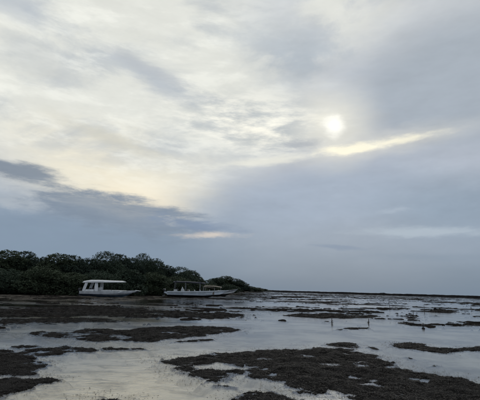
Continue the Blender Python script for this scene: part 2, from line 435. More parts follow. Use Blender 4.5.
# far dark reef that closes the lagoon
pts = [(20.93, 420.0), (58.75, 385.0), (91.95, 350.0), (123.16, 310.0), (141.12, 285.0), (155.38, 262.0), (183.0, 232.0), (226.27, 200.0)]
P = np.array(pts); seg = np.hypot(*np.diff(P, axis=0).T); s_ = np.r_[0, np.cumsum(seg)]
ts = np.arange(0, s_[-1], 0.6); cx, cy = np.interp(ts, s_, P[:, 0]), np.interp(ts, s_, P[:, 1])
rows = np.linspace(-1, 1, 15); nrm = np.array([0.62, 0.78])
gx = cx[None] + nrm[0] * rows[:, None] * 5; gy = cy[None] + nrm[1] * rows[:, None] * 5
hh = (1.55 + 0.5 * fbm(gx * 0.08, gy * 0.08, 5, 0.6) + 0.35 * fbm(gx * 0.6, gy * 0.6, 3))
gz = -0.12 + np.clip(1 - rows[:, None] ** 2, 0, 1) ** 0.6 * np.clip(hh, 0.2, 2)
V, F = grid_mesh('reef', gx, gy, gz, gz > -9, None)
tag(mesh_np('reef_bank', V, F, MAT['reef']), 'long dark reef bank along the horizon', kind='structure')

# ------------------------------------------------------------------ seaweed
def leaves_np(px, py, pz, size, tilt=0.7, lift=0.0):
    """small bent ribbon pieces: two triangles sharing an edge each"""
    n = len(px); a = rng.random(n) * 6.283; L = size * (0.5 + rng.random(n)); W = L * (0.16 + 0.2 * rng.random(n))
    el = (rng.random(n) - 0.25) * tilt
    d = np.stack([np.cos(a) * np.cos(el), np.sin(a) * np.cos(el), np.sin(el)], -1)
    s = np.stack([-np.sin(a), np.cos(a), (rng.random(n) - 0.5) * 0.8], -1)
    p = np.stack([px, py, pz + lift], -1)
    V = np.stack([p - d * L[:, None] * .5, p + s * W[:, None] * .5, p + d * L[:, None] * .5 + np.array([0, 0, 0.006]), p - s * W[:, None] * .5], 1).reshape(-1, 3)
    return V, np.arange(4 * n).reshape(-1, 4)

def seaweed_bed(label, outline, pools=(), rough=0.12, height=0.05, dens=260, scale=1.0):
    P = np.array(outline); dist = np.hypot(*P.mean(0))
    res = max(0.03, dist * 0.0032)
    pad = 0.9 + rough
    x, y = np.meshgrid(np.arange(P[:, 0].min() - pad, P[:, 0].max() + pad, res), np.arange(P[:, 1].min() - pad, P[:, 1].max() + pad, res))
    q = 1.1 / scale
    wx = x + fbm(x * q, y * q, 4, 0.6) * rough * 5; wy = y + fbm(x * q + 31, y * q + 7, 4, 0.6) * rough * 5
    m = sdist(wx, wy, outline)
    for p in pools: m = np.minimum(m, -sdist(wx, wy, p))
    m = m + fbm(x * 2.6, y * 3.4, 5, 0.7) * rough * 4.6 + 0.05 + rough * 0.25
    lump = fbm(x * 1.6, y * 1.6, 4, 0.6); fine = fbm(x * 9, y * 9, 3, 0.7)
    z = -0.175 + 0.10 * sstep(-0.24, -0.08, m) + 0.080 * sstep(-0.12, 0.16, m) + sstep(0.0, 0.6, m) * (height * 0.45 + lump * height * 3.0) + sstep(-0.02, 0.2, m) * fine * 0.06
    V, F = grid_mesh('bed', x, y, z, z > -0.165, None)
    n1 = len(F)
    k = max(1, dist / 11)
    for cells, dn, zz in ((np.argwhere(z > 0.002), dens * 5.0 / k, None), (np.argwhere((z <= 0.002) & (m + rng.random(m.shape) ** 2.5 * rough * 5 > 0.13) & (m < 0.2)), dens * 1.6 / k, 0.002)):
        n = int(len(cells) * res * res * dn)
        if n < 1: continue
        pick = cells[rng.integers(0, len(cells), n)]
        jx, jy = (rng.random(n) - .5) * res, (rng.random(n) - .5) * res
        pz = z[pick[:, 0], pick[:, 1]] if zz is None else np.full(n, zz)
        V2, F2 = leaves_np(x[pick[:, 0], pick[:, 1]] + jx, y[pick[:, 0], pick[:, 1]] + jy, pz, 0.032 * k, 0.55 if zz is None else 0.1, 0.006)
        F = np.vstack([F, F2 + len(V)]); V = np.vstack([V, V2])
    o = mesh_np('seaweed_bed', V, F, MAT['weed'], mat2=MAT['weed_leaf'], n1=n1)
    tag(o, label, 'seaweed', 'seaweed beds laid bare by the tide', 'stuff')
    return o

seaweed_bed('large dark seaweed bed across the right foreground',
    [(-1.75, 9.94), (-1.16, 10.74), (-0.56, 11.32), (0.11, 11.79), (1.29, 12.38), (2.41, 12.89), (3.16, 12.82), (3.74, 11.78), (3.79, 10.42), (4.02, 9.54), (4.42, 9.21),
     (4.81, 8.87), (4.75, 8.25), (5.37, 7.58), (3.99, 5.38), (1.98, 5.24), (2.14, 6.94), (1.96, 7.23), (1.83, 7.48), (1.57, 7.26), (1.11, 7.69), (0.67, 8.28), (0.2, 8.93), (-0.09, 8.55),
     (-0.25, 8.17), (-0.52, 8.14), (-0.84, 8.5), (-1.07, 9.03), (-1.47, 9.54)],
    pools=[[(-1.03, 9.6), (-0.53, 9.99), (0.05, 9.94), (0.33, 9.73), (0.16, 9.41), (-0.29, 9.29), (-0.68, 9.21)],
           [(1.99, 10.03), (2.32, 10.23), (2.48, 9.91), (2.16, 9.75)], [(0.43, 10.69), (0.67, 10.86), (0.89, 10.69), (0.6, 10.5)]],
    height=0.06, dens=420, rough=0.17)
seaweed_bed('seaweed bed cut off by the bottom edge left of the large bed',
    [(-0.04, 6.68), (0.08, 7.04), (0.34, 7.29), (0.68, 7.36), (0.95, 7.19), (1.13, 6.84), (0.83, 5.49), (0.08, 5.43)], dens=420)
seaweed_bed('thin curved sliver of seaweed below the left tip of the large bed', [(-0.45, 7.94), (-0.24, 7.81), (0.07, 7.73), (0.05, 7.58), (-0.23, 7.62)], rough=0.03, height=0.02, dens=300)
seaweed_bed('square-ended dark seaweed bed touching the left edge', [(-6.88, 9.89), (-5.96, 10.49), (-5.55, 10.64), (-5.02, 10.34), (-4.42, 9.67), (-3.93, 8.64), (-3.82, 8.22), (-4.53, 8.09), (-5.31, 7.73)], dens=420)
seaweed_bed('tapering seaweed bed in the bottom left corner', [(-5.0, 7.3), (-4.39, 7.84), (-3.96, 7.9), (-3.61, 7.87), (-3.24, 7.78), (-3.29, 7.53), (-3.47, 7.3), (-3.47, 6.93), (-3.34, 6.41), (-3.03, 5.56), (-3.44, 5.16)], dens=420)
seaweed_bed('small seaweed mound at the bottom edge in pale water', [(-2.18, 6.47), (-2.15, 6.68), (-2.02, 6.78), (-1.83, 6.73), (-1.6, 6.47), (-1.48, 5.69), (-1.8, 5.66)], dens=420)
seaweed_bed('lens of seaweed just behind the top of the large bed', [(2.88, 13.77), (3.57, 14.46), (3.99, 14.24), (4.06, 13.46), (3.52, 13.03), (3.22, 13.3)], rough=0.1, height=0.04, dens=220)
seaweed_bed('long ragged seaweed strip running off the right edge', [(5.15, 14.34), (5.94, 15.03), (6.45, 14.73), (6.39, 13.85), (6.98, 13.73), (8.48, 14.48), (10.61, 15.15), (9.62, 13.76), (7.72, 13.32), (6.73, 12.94), (6.23, 12.56), (5.71, 13.07), (5.24, 13.3), (5.16, 13.73)], dens=220)
seaweed_bed('small seaweed fleck between the lens and the right strip', [(4.22, 13.56), (4.49, 13.49), (4.45, 12.95), (4.12, 12.78)], rough=0.03, height=0.02, dens=200)
seaweed_bed('thin seaweed fleck in the water right of the large bed', [(4.59, 11.61), (4.78, 11.61), (4.81, 11.3), (4.61, 11.26)], rough=0.03, height=0.02, dens=200)
seaweed_bed('low seaweed fleck near the right end of the large bed', [(4.56, 10.27), (4.84, 10.46), (5.09, 10.47), (4.8, 10.17)], rough=0.03, height=0.02, dens=200)
seaweed_bed('slim seaweed strip left above the square-ended bed', [(-6.62, 10.96), (-6.1, 11.18), (-5.52, 10.93), (-5.63, 10.66), (-6.37, 10.55)], rough=0.08, height=0.03, dens=200)
seaweed_bed('small leaf-shaped seaweed patch near the left edge', [(-6.17, 11.6), (-6.08, 12.0), (-5.56, 11.85), (-5.58, 11.46), (-5.93, 11.39)], rough=0.08, height=0.03, dens=200)
seaweed_bed('humped seaweed bed left of the pale glare on the water', [(-5.4, 10.51), (-5.43, 11.26), (-5.11, 11.6), (-4.94, 12.18), (-4.41, 11.93), (-3.85, 11.62), (-3.78, 11.2), (-4.21, 10.87), (-4.46, 10.51), (-4.61, 10.26), (-4.98, 10.27)], dens=240)
seaweed_bed('broken seaweed crumbs in the pale glare', [(-3.72, 11.65), (-3.55, 11.89), (-3.26, 11.77), (-3.02, 12.03), (-2.56, 11.9), (-2.68, 11.57), (-3.06, 11.54), (-3.41, 11.44)], rough=0.09, height=0.02, dens=200)
seaweed_bed('short seaweed strip in the left middle water', [(-7.47, 14.89), (-7.25, 15.46), (-6.61, 15.27), (-5.56, 14.55), (-5.65, 13.79), (-6.3, 13.84), (-6.86, 14.24)], rough=0.16, dens=120)
seaweed_bed('wide seaweed bank across the left middle water',
    [(-6.18, 15.04), (-5.88, 16.79), (-4.79, 16.48), (-3.7, 17.83), (-2.72, 18.43), (-1.68, 19.13), (-0.53, 18.87), (0.28, 18.48), (-0.02, 17.13), (-1.16, 15.92), (-1.5, 14.87), (-2.4, 13.57),
     (-3.44, 13.61), (-4.12, 13.21), (-5.0, 13.46), (-5.49, 14.12), (-4.89, 15.02), (-5.49, 15.21)],
    pools=[[(-2.92, 16.02), (-2.31, 16.54), (-2.01, 16.06), (-2.47, 15.6)], [(-4.55, 14.33), (-4.04, 14.81), (-3.67, 14.5), (-4.08, 14.12)]], rough=0.22, dens=120, scale=1.6)
seaweed_bed('thin seaweed line under the right end of the wide bank', [(-2.11, 13.38), (-1.54, 14.01), (-0.8, 14.33), (-0.58, 14.06), (-1.29, 13.47)], rough=0.08, height=0.02, dens=120)
seaweed_bed('long dark seaweed bank in front of the moored boats',
    [(-16.75, 23.44), (-15.41, 26.96), (-13.88, 29.18), (-10.94, 32.99), (-7.41, 33.28), (-5.23, 28.88), (-3.18, 28.04), (-1.09, 30.18), (0.48, 27.97), (-0.05, 25.52), (-2.14, 24.13), (-5.08, 24.27), (-8.05, 24.41), (-9.42, 22.16), (-12.21, 21.46), (-13.65, 19.18)],
    pools=[[(-13.53, 24.75), (-12.42, 26.16), (-10.65, 26.78), (-10.66, 25.87), (-12.26, 24.61)], [(-10.0, 27.82), (-8.32, 29.44), (-6.44, 29.31), (-7.87, 27.87)], [(-8.12, 25.54), (-5.67, 27.04), (-3.27, 26.61), (-5.37, 25.62)], [(-14.27, 22.24), (-12.78, 23.41), (-11.59, 23.28), (-12.7, 22.3)]],
    rough=0.6, height=0.075, dens=30, scale=3)
seaweed_bed('low seaweed strip below the dark bank on the left', [(-11.94, 18.03), (-11.21, 19.74), (-9.84, 20.83), (-7.36, 21.6), (-5.79, 20.67), (-7.27, 19.34), (-9.21, 18.6), (-9.98, 17.63)], rough=0.45, height=0.01, dens=30, scale=3)
seaweed_bed('seaweed bank spotted with clumps behind the two short stakes', [(3.06, 28.83), (4.74, 31.17), (6.76, 31.8), (8.13, 31.16), (10.31, 31.83), (10.6, 30.45), (7.55, 27.2), (5.67, 26.69), (4.17, 27.43)], rough=0.28, height=0.06, dens=40, scale=2)
seaweed_bed('slim seaweed lens below the two short stakes', [(5.04, 19.74), (5.68, 20.53), (6.51, 20.66), (6.2, 19.96), (5.38, 19.45)], rough=0.1, height=0.03, dens=60)
seaweed_bed('thin seaweed line left of the slim lens', [(4.43, 19.14), (4.94, 19.71), (5.0, 19.25), (4.56, 18.77)], rough=0.08, height=0.02, dens=60)
seaweed_bed('dark seaweed patch beside the round float', [(9.45, 24.34), (10.48, 25.55), (10.39, 24.08), (10.18, 22.98), (9.43, 22.63)], rough=0.14, height=0.05, dens=60)
seaweed_bed('thin seaweed line near the right edge below the stakes', [(13.19, 24.53), (14.1, 25.09), (15.8, 24.92), (14.98, 23.64), (13.36, 23.79)], rough=0.14, height=0.04, dens=50)
seaweed_bed('seaweed mound that the tall thin stake stands in', [(12.01, 29.43), (13.28, 31.4), (13.54, 30.63), (12.45, 28.81)], rough=0.12, height=0.05, dens=40)
seaweed_bed('lumpy seaweed bank near the right edge behind the stakes', [(18.67, 40.15), (23.52, 48.75), (23.24, 45.65), (22.45, 41.93), (19.75, 38.66)], rough=0.3, height=0.12, dens=30, scale=2)

# the scattered rest, far out: too many to tell apart
x, y = polar(-40, 50, 0.10, 15.5, 330, 0.0055)
far = np.hypot(x, y); az = np.degrees(np.arctan2(x, y))
big = fbm(x * 0.10 + 11.4, y * 0.17 + 5, 5, 0.6)
small = fbm(x * 0.42 + 7, y * 0.75, 5, 0.68)
u = big * 0.6 + small * 0.75
cover = 0.105 + 0.12 * sstep(34, 20, far) - 0.035 * sstep(-4, -16, az) * sstep(26, 34, far) - 0.03 * sstep(60, 160, far)
m = u - cover
land = sdist(x, y, LAND)
z = -0.10 + 0.125 * sstep(-0.04, 0.03, m) + np.clip(m, 0, 0.3) * 0.25 + fbm(x * 3, y * 3, 3) * 0.10 * (m > 0)
z = np.where(land > 1, z + np.clip(land * 0.004, 0, 0.09) - 0.02, z) - 0.5 * (land > 24)
V, F = grid_mesh('p', x, y, z, z > -0.05, None)
tag(mesh_np('seaweed_flats', V, F, MAT['weed_far']), 'countless thin dark seaweed streaks over the far shallows', 'seaweed', kind='stuff')

# ------------------------------------------------------------------ geometry builder for made things
class MB:
    def __init__(s): s.bm = bmesh.new()
    def box(s, a, b, bev=0.0):
        r = bmesh.ops.create_cube(s.bm, size=1.0)
        for v in r['verts']:
            v.co = Vector([(a[i] + b[i]) / 2 + v.co[i] * (b[i] - a[i]) for i in range(3)])
        if bev:
            ed = list({e for v in r['verts'] for e in v.link_edges})
            bmesh.ops.bevel(s.bm, geom=ed, offset=bev, segments=2, affect='EDGES', profile=0.6)
        return s
    def tube(s, pts, r, seg=8, cap=True):
        pts = [Vector(p) for p in pts]
        rr = r if isinstance(r, (list, tuple)) else [r] * len(pts)
        rings = []
        for i, p in enumerate(pts):
            t = (pts[min(i + 1, len(pts) - 1)] - pts[max(i - 1, 0)]).normalized()
            ref = Vector((0, 0, 1)) if abs(t.z) < 0.9 else Vector((1, 0, 0))
            a = t.cross(ref).normalized(); b = t.cross(a)
            rings.append([s.bm.verts.new(p + rr[i] * (math.cos(6.2832 * k / seg) * a + math.sin(6.2832 * k / seg) * b)) for k in range(seg)])
        for A, Bq in zip(rings, rings[1:]):
            for k in range(seg):
                s.bm.faces.new((A[k], A[(k + 1) % seg], Bq[(k + 1) % seg], Bq[k]))
        if cap:
            s.bm.faces.new(rings[0][::-1]); s.bm.faces.new(rings[-1])
        return s
    def loft(s, rings, closed=False, caps=False):
        R_ = [[s.bm.verts.new(p) for p in r] for r in rings]
        n = len(R_[0])
        for A, Bq in zip(R_, R_[1:]):
            for k in range(n if closed else n - 1):
                try: s.bm.faces.new((A[k], A[(k + 1) % n], Bq[(k + 1) % n], Bq[k]))
                except ValueError: pass
        if caps:
            for r in (R_[0][::-1], R_[-1]):
                try: s.bm.faces.new(r)
                except ValueError: pass
        return s
    def prism(s, prof, y0, y1):
        """profile in xz, extruded along y"""
        return s.loft([[(p[0], y0, p[1]) for p in prof], [(p[0], y1, p[1]) for p in prof]], True, True)
    def build(s, name, mat, parent=None, sm=False):
        bmesh.ops.remove_doubles(s.bm, verts=s.bm.verts, dist=1e-5)
        bmesh.ops.recalc_face_normals(s.bm, faces=s.bm.faces)
        me = bpy.data.meshes.new(name); s.bm.to_mesh(me); s.bm.free()
        if sm:
            for p in me.polygons: p.use_smooth = True
        me.materials.append(mat)
        o = bpy.data.objects.new(name, me); COL.objects.link(o); o.parent = parent
        return o

def empty(name, loc, rz=0.0, rx=0.0):
    o = bpy.data.objects.new(name, None); o.location = loc; o.rotation_euler = (rx, 0, rz); o.empty_display_size = 0.5
    COL.objects.link(o); return o

# ------------------------------------------------------------------ boats
def hull_station(L, Bm, t, sheer, draft, rake, zline=0.1, full=0.42, stern=0.86):
    """t 0 stern .. 1 bow tip: returns keel, chine, gunwale half section"""
    w = Bm / 2 * (stern + (1 - stern) * min(1, t / 0.3)) if t < 0.3 else Bm / 2 * max(0.0, 1 - ((t - 0.3) / 0.7) ** (2.1 + full)) ** 0.85
    zs = sheer[0] + (sheer[1] - sheer[0]) * t ** 2.2
    k = max(0, (t - 0.62) / 0.38)
    zk = -draft * (1 - 0.2 * t) + k ** 1.8 * (zs + draft) * 0.92
    zc = min(zs - 0.03, zline + 0.42 * k ** 1.5 * zs)
    zc = max(zc, zk + 0.02)
    x = t * (L - rake) - L / 2
    return x, w, zk, zc, zs, k

def make_hull(root, L, Bm, sheer, draft, rake, m_top, m_bot, m_stripe, floor=0.45, zline=0.1, zrub=0.16):
    T = [i / 26 for i in range(27)]
    st = [hull_station(L, Bm, t, sheer, draft, rake, zline) for t in T]
    def fx(x, z, k, zs): return x + rake * k ** 1.5 * max(0, (z + 0.3) / (zs + 0.3))
    for name, mat, lev in (('hull', m_top, 'top'), ('hull_bottom', m_bot, 'bot')):
        mb = MB()
        for sgn in (-1, 1):
            R_ = []
            for (x, w, zk, zc, zs, k) in st:
                wc = w * (0.86 - 0.3 * k)
                if lev == 'top':
                    zm = zc * 0.45 + zs * 0.55
                    R_.append([(fx(x, zc, k, zs), sgn * wc, zc), (fx(x, zm, k, zs), sgn * (wc * 0.4 + w * 0.6), zm), (fx(x, zs, k, zs), sgn * w, zs),
                               (fx(x, zs, k, zs), sgn * max(0, w - 0.10), zs + 0.005), (fx(x, zs, k, zs), sgn * max(0, w - 0.12), min(zs - 0.03, max(floor, zc)))])
                else:
                    R_.append([(fx(x, zk, k, zs), 0, zk), (fx(x, zc, k, zs), sgn * wc * 0.998, zc)])
            mb.loft(R_)
            if True:   # transom half
                x, w, zk, zc, zs, k = st[0]
                wc = w * 0.86
                if lev == 'top': mb.loft([[(x, 0, zc), (x, sgn * wc, zc)], [(x, 0, zs - 0.12), (x, sgn * w, zs)]])
                else: mb.loft([[(x, 0, zk), (x, 0, zk)], [(x, 0, zc), (x, sgn * wc, zc)]])
        mb.build(name, mat, root, sm=False)
    # deck floor
    mb = MB(); R_ = []
    for (x, w, zk, zc, zs, k) in st:
        z = min(zs - 0.035, max(floor, zc - 0.0))
        R_.append([(fx(x, z, k, zs), -max(0, w - 0.121), z), (fx(x, z, k, zs), max(0, w - 0.121), z)])
    mb.loft(R_).build('deck', MAT['deck'], root)
    # rubbing strake
    mb = MB()
    for sgn in (-1, 1):
        mb.tube([(fx(x, zs, k, zs), sgn * (w + 0.012), zs - zrub * (1 - 0.4 * k)) for (x, w, zk, zc, zs, k) in st], 0.045, 6)
    mb.build('rub_rail', m_stripe, root)
    return st, fx

def outboard(root, x, y, z):
    """cowling at (x, y, z) with leg and propeller"""
    c = MB()
    rings = []
    for zz, sx, sy, ox in ((0, .16, .13, 0), (.10, .23, .17, -.02), (.32, .26, .19, -.05), (.48, .22, .17, -.06), (.55, .12, .1, -.05)):
        rings.append([(x + ox + sx * math.cos(a), y + sy * math.sin(a), z + zz) for a in [k * math.pi / 6 for k in range(12)]])
    o = c.loft(rings, True, True).build('outboard_motor', MAT['engine'], root, sm=True)
    MB().prism([(x - .09, z + .05), (x + .09, z + .05), (x + .06, z - .75), (x - .12, z - .75)], y - .05, y + .05).build('motor_leg', MAT['engine'], o)
    p = MB()
    p.tube([(x - .3, y, z - .72), (x + .12, y, z - .72)], [.02, .06], 8)
    for k in range(3):
        a = k * 2.094
        ca, sa = math.cos(a), math.sin(a)
        p.loft([[(x - .22, y + ca * .04, z - .72 + sa * .04), (x - .18, y + ca * .04 - sa * .05, z - .72 + sa * .04 + ca * .05)],
                [(x - .25, y + ca * .17 - sa * .03, z - .72 + sa * .17 + ca * .03), (x - .17, y + ca * .16 + sa * .08, z - .72 + sa * .16 - ca * .08)]])
    p.build('propeller', MAT['steel'], o)

def seat(root, x, y, z, w=0.5, mat='vinyl'):
    b = MB().box((x - .25, y - w / 2, z), (x + .25, y + w / 2, z + .32), .03).build('seat', MAT[mat], root)
    MB().prism([(x - .26, z + .323), (x - .12, z + .323), (x - .2, z + .82), (x - .32, z + .82)], y - w / 2 + .02, y + w / 2 - .02).build('backrest', MAT[mat], b)

# --- white boat with a hard top
root = empty('motor_boat', (-19.6, 63.0) + (0.03,), math.radians(-4), math.radians(1.5))
root.scale = (0.93, 1, 0.95)
tag(root, 'white motor boat with white hard top over a small cabin, bow to the right', 'boat', 'boats lying off the mangroves')
L = 9.3
st, fx = make_hull(root, L, 2.7, (0.86, 1.12), 0.30, 0.55, MAT['white'], MAT['grey_bottom'], MAT['navy'], 0.5, 0.36, 0.46)
MB().prism([(4.25, 1.06), (5.15, 1.0), (5.18, 1.05), (4.3, 1.16)], -.16, .16).build('bowsprit', MAT['white'], root)
# hard top, thick behind and thin at the front overhang
rf = MB(); rings = []
for xx, zt, zb, w in ((-4.35, 2.30, 2.16, .95), (-4.1, 2.42, 2.14, 1.12), (-3.3, 2.56, 2.18, 1.2), (-1.5, 2.58, 2.22, 1.22), (0.4, 2.54, 2.27, 1.18), (1.9, 2.52, 2.30, 1.1), (2.3, 2.44, 2.34, .9)):
    rings.append([(xx, -w, zb), (xx, -w * 1.02, (zb + zt) / 2), (xx, -w * .8, zt), (xx, 0, zt + .05), (xx, w * .8, zt), (xx, w * 1.02, (zb + zt) / 2), (xx, w, zb)])
rf.loft(rings, True, True).build('hard_top', MAT['white'], root)
for sgn in (-1, 1):
    # raked aft wing pillar and the broad mid pillar
    MB().prism([(-4.2, .86), (-3.75, .86), (-3.45, 1.7), (-3.3, 2.2), (-3.75, 2.2), (-4.0, 1.6)], sgn * 1.09 - .035, sgn * 1.09 + .035).build('aft_pillar', MAT['white'], root)
    MB().prism([(-2.15, .5), (-1.6, .5), (-1.62, 1.6), (-1.7, 2.24), (-2.15, 2.24), (-2.2, 1.5)], sgn * 1.02 - .03, sgn * 1.02 + .03).build('cabin_side', MAT['white'], root)
    MB().prism([(-3.7, .75), (-2.25, .72), (-2.2, 1.15), (-3.6, 1.12)], sgn * 1.12 - .02, sgn * 1.12 + .02).build('side_coaming', MAT['white'], root)
    MB().tube([(0.6, sgn * .98, .9), (0.75, sgn * 1.0, 2.34)], .025, 8).build('roof_post', MAT['engine'], root)
MB().prism([(-1.1, .5), (1.4, .52), (2.6, .95), (2.5, 1.02), (0.8, 1.06), (-1.1, 1.06)], -.94, .94).build('cabin_trunk', MAT['white'], root)
MB().box((-2.0, -.5, .5), (-1.5, .5, 1.45), .05).build('console', MAT['vinyl'], root)
seat(root, -2.9, -.45, .5, .55, 'canvas'); seat(root, -2.9, .45, .5, .55, 'canvas')
outboard(root, -4.95, -.42, .75); outboard(root, -4.95, .42, .75)
# --- long pale blue open boat with an awning
root = empty('awning_boat', (-7.28, 76.0) + (0.12,), math.radians(3), math.radians(-2))
tag(root, 'long pale blue open boat with dark flat awning and white seats, dark underside', 'boat', 'boats lying off the mangroves')
L = 12.2
root.scale = (0.92, 1, 1)
st, fx = make_hull(root, L, 2.6, (0.88, 1.32), 0.25, 1.0, MAT['pale_blue'], MAT['black_bottom'], MAT['white'], 0.42, 0.22)
MB().prism([(-6.75, .62), (-6.08, .3), (-6.08, .78), (-6.7, .74)], -.9, .9).build('swim_platform', MAT['pale_blue'], root)
rings = []
for xx, zz, w in ((-5.0, 2.62, 1.05), (-4.6, 2.70, 1.15), (-2.2, 2.68, 1.18), (0.6, 2.60, 1.12), (1.3, 2.48, 1.0)):
    rings.append([(xx, -w, zz - .22), (xx, -w * .98, zz), (xx, 0, zz + .07), (xx, w * .98, zz), (xx, w, zz - .22)])
MB().loft(rings, True, True).build('awning', MAT['canvas'], root)
for sgn in (-1, 1):
    for a, b_ in ((-4.8, -4.6), (-2.6, -2.6), (.3, .3)):
        MB().tube([(a, sgn * 1.08, .75), (b_, sgn * 1.04, 2.64)], .025, 8).build('awning_post', MAT['steel'], root)
    MB().tube([(-5.0, sgn * 1.09, 2.60), (-2.2, sgn * 1.2, 2.66), (1.25, sgn * 1.03, 2.48)], .025, 8).build('awning_rail', MAT['steel'], root)
# console with its pointed screen
k_ = MB().prism([(-3.55, .42), (-2.75, .42), (-2.85, 1.15), (-3.0, 1.35), (-3.4, 1.35)], -.42, .42).build('console', MAT['vinyl'], root)
MB().prism([(-3.35, 1.352), (-3.05, 1.352), (-3.2, 1.72), (-3.27, 1.72)], -.38, .38).build('console_screen', MAT['vinyl'], k_)
for xx in (-1.6, -.5, .6):
    seat(root, xx, 0.0, .42, 1.4)
for (xa, ya, za, wx_, wy_, wz_, mm, nm) in ((-4.9, -.6, .43, .7, .5, .75, 'vinyl', 'cooler_box'), (-4.6, .45, .43, .5, .45, .95, 'canvas', 'gear_bag'), (-2.2, -.7, .43, .35, .35, .8, 'tan', 'crate'), (3.4, -.3, .5, .5, .6, .75, 'canvas', 'gear_bag')):
    MB().box((xa, ya, za), (xa + wx_, ya + wy_, za + wz_), .06).build(nm, MAT[mm], root)
MB().prism([(0.9, 1.75), (3.3, 1.55), (3.35, 1.62), (0.9, 1.86)], -.95, .95).build('rear_sunshade', MAT['tan'], root)
for sgn in (-1, 1):
    for xx, zz in ((1.0, 1.76), (3.25, 1.56)):
        MB().tube([(xx, sgn * .9, .5), (xx, sgn * .9, zz)], .022, 8).build('shade_post', MAT['steel'], root)
b_ = MB().box((1.5, -.75, .43), (3.2, .75, .98), .06).build('engine_box', MAT['tan'], root)
MB().prism([(4.0, .9), (5.2, 1.02), (5.25, 1.14), (4.0, 1.04)], -.3, .3).build('fore_deck', MAT['white'], root)
outboard(root, -6.75, 0.35, .75); outboard(root, -6.75, -.35, .75)

# --- white boat half hidden behind it, bow thrown up
root = empty('fishing_boat', (-4.17, 94.0) + (0.1,), math.radians(4), math.radians(2))
tag(root, 'grey-white boat partly hidden behind the pale blue boat, tan canopy', 'boat', 'boats lying off the mangroves')
st, fx = make_hull(root, 8.4, 2.2, (0.7, 1.6), 0.25, 0.95, MAT['grey_hull'], MAT['black_bottom'], MAT['navy'], 0.45, 0.4)
rings = []
for xx, zz, w in ((-3.6, 2.0, .9), (-3.3, 2.12, 1.0), (-1.0, 2.1, 1.0), (0.5, 1.9, .9)):
    rings.append([(xx, -w, zz - .06), (xx, 0, zz + .1), (xx, w, zz - .06)])
MB().loft(rings, True, True).build('canopy', MAT['tan'], root)
for sgn in (-1, 1):
    for xx in (-3.3, -1.2, .3):
        MB().tube([(xx, sgn * .92, .7), (xx, sgn * .9, 1.96 if xx < 0 else 1.88)], .022, 8).build('canopy_post', MAT['steel'], root)
MB().prism([(-.6, .45), (.5, .45), (.3, 1.15), (-.4, 1.2)], -.45, .45).build('console', MAT['white'], root)
seat(root, -2.0, 0, .45, 1.2)
outboard(root, -4.5, 0, .72)

# ------------------------------------------------------------------ mangroves
def crown_points(n, W, Ht, base, seed):
    r = np.random.default_rng(seed)
    nl = 22
    la = r.random(nl) * 6.283; lr = np.sqrt(r.random(nl)) * 0.36 * W
    lz = base + (Ht - base) * (0.05 + 0.8 * r.random(nl)) * (1 - 0.34 * (lr / (0.36 * W)) ** 2)
    ls = (0.15 + 0.12 * r.random(nl)) * W
    lx, ly = lr * np.cos(la), lr * np.sin(la)
    lx[0], ly[0], lz[0], ls[0] = 0, 0, Ht - 0.245 * W, 0.31 * W
    w = ls ** 2; i = r.choice(nl, n, p=w / w.sum())
    d = r.normal(size=(n, 3)); d /= np.linalg.norm(d, axis=1)[:, None]
    rad = ls[i] * (0.6 + 0.4 * r.random(n) ** 0.6)
    # clump the leaves: twigs carry tufts
    nt_ = n // 20
    ti = r.integers(0, nt_, n)
    p0 = np.stack([lx[i], ly[i], lz[i]], -1) + d * rad[:, None] * np.array([1, 1, 0.78])
    tuft = p0[:nt_][ti] + r.normal(size=(n, 3)) * 0.016 * W
    p = np.where((r.random(n) < 0.72)[:, None], tuft, p0)
    p[:, 2] = np.clip(p[:, 2], base * 0.45, Ht)
    lobes = list(zip(lx, ly, lz, ls))
    return p, lobes

def crown_mesh(name, n, W, Ht, base, seed, leaf, mat):
    p, lobes = crown_points(n, W, Ht, base, seed)
    r = np.random.default_rng(seed + 99)
    a = r.random(n) * 6.283; L = leaf * (0.6 + 0.8 * r.random(n)); Wd = L * 0.5
    el = r.normal(size=n) * 0.5 - 0.1
    d = np.stack([np.cos(a) * np.cos(el), np.sin(a) * np.cos(el), np.sin(el)], -1)
    s = np.cross(d, r.normal(size=(n, 3))); s /= np.linalg.norm(s, axis=1)[:, None] + 1e-6
    V = np.stack([p - d * L[:, None] * .5, p + s * Wd[:, None] * .5, p + d * L[:, None] * .5, p - s * Wd[:, None] * .5], 1).reshape(-1, 3)
    o = mesh_np(name, V, np.arange(4 * n).reshape(-1, 4), mat)
    me = o.data; bpy.data.objects.remove(o)
    return me, lobes

def trunk_mesh(Ht, base, lobes, seed):
    r = random.Random(seed); mb = MB()
    fork = base + 0.14 * Ht
    mb.tube([(0, 0, -.3), (0.05, 0.02, fork * .5), (0, 0, fork)], [.2, .15, .13], 8)
    for k in range(6):      # stilt roots
        a = k * 1.047 + r.random() * .5; q = .7 + r.random() * .6
        mb.tube([(q * math.cos(a), q * math.sin(a), -.3), (q * .75 * math.cos(a), q * .75 * math.sin(a), .35), (.08 * math.cos(a), .08 * math.sin(a), .75 + .3 * r.random())], [.04, .05, .06], 6)
    for (lx, ly, lz, ls) in lobes:
        mid = (lx * .45 + r.uniform(-.2, .2), ly * .45 + r.uniform(-.2, .2), fork + (lz - fork) * .4)
        mb.tube([(0, 0, fork * (0.75 + .2 * r.random())), mid, (lx, ly, lz + ls * .3)], [.09, .06, .02], 6)
    o = mb.build('trunk', MAT['bark']); me = o.data; bpy.data.objects.remove(o); return me

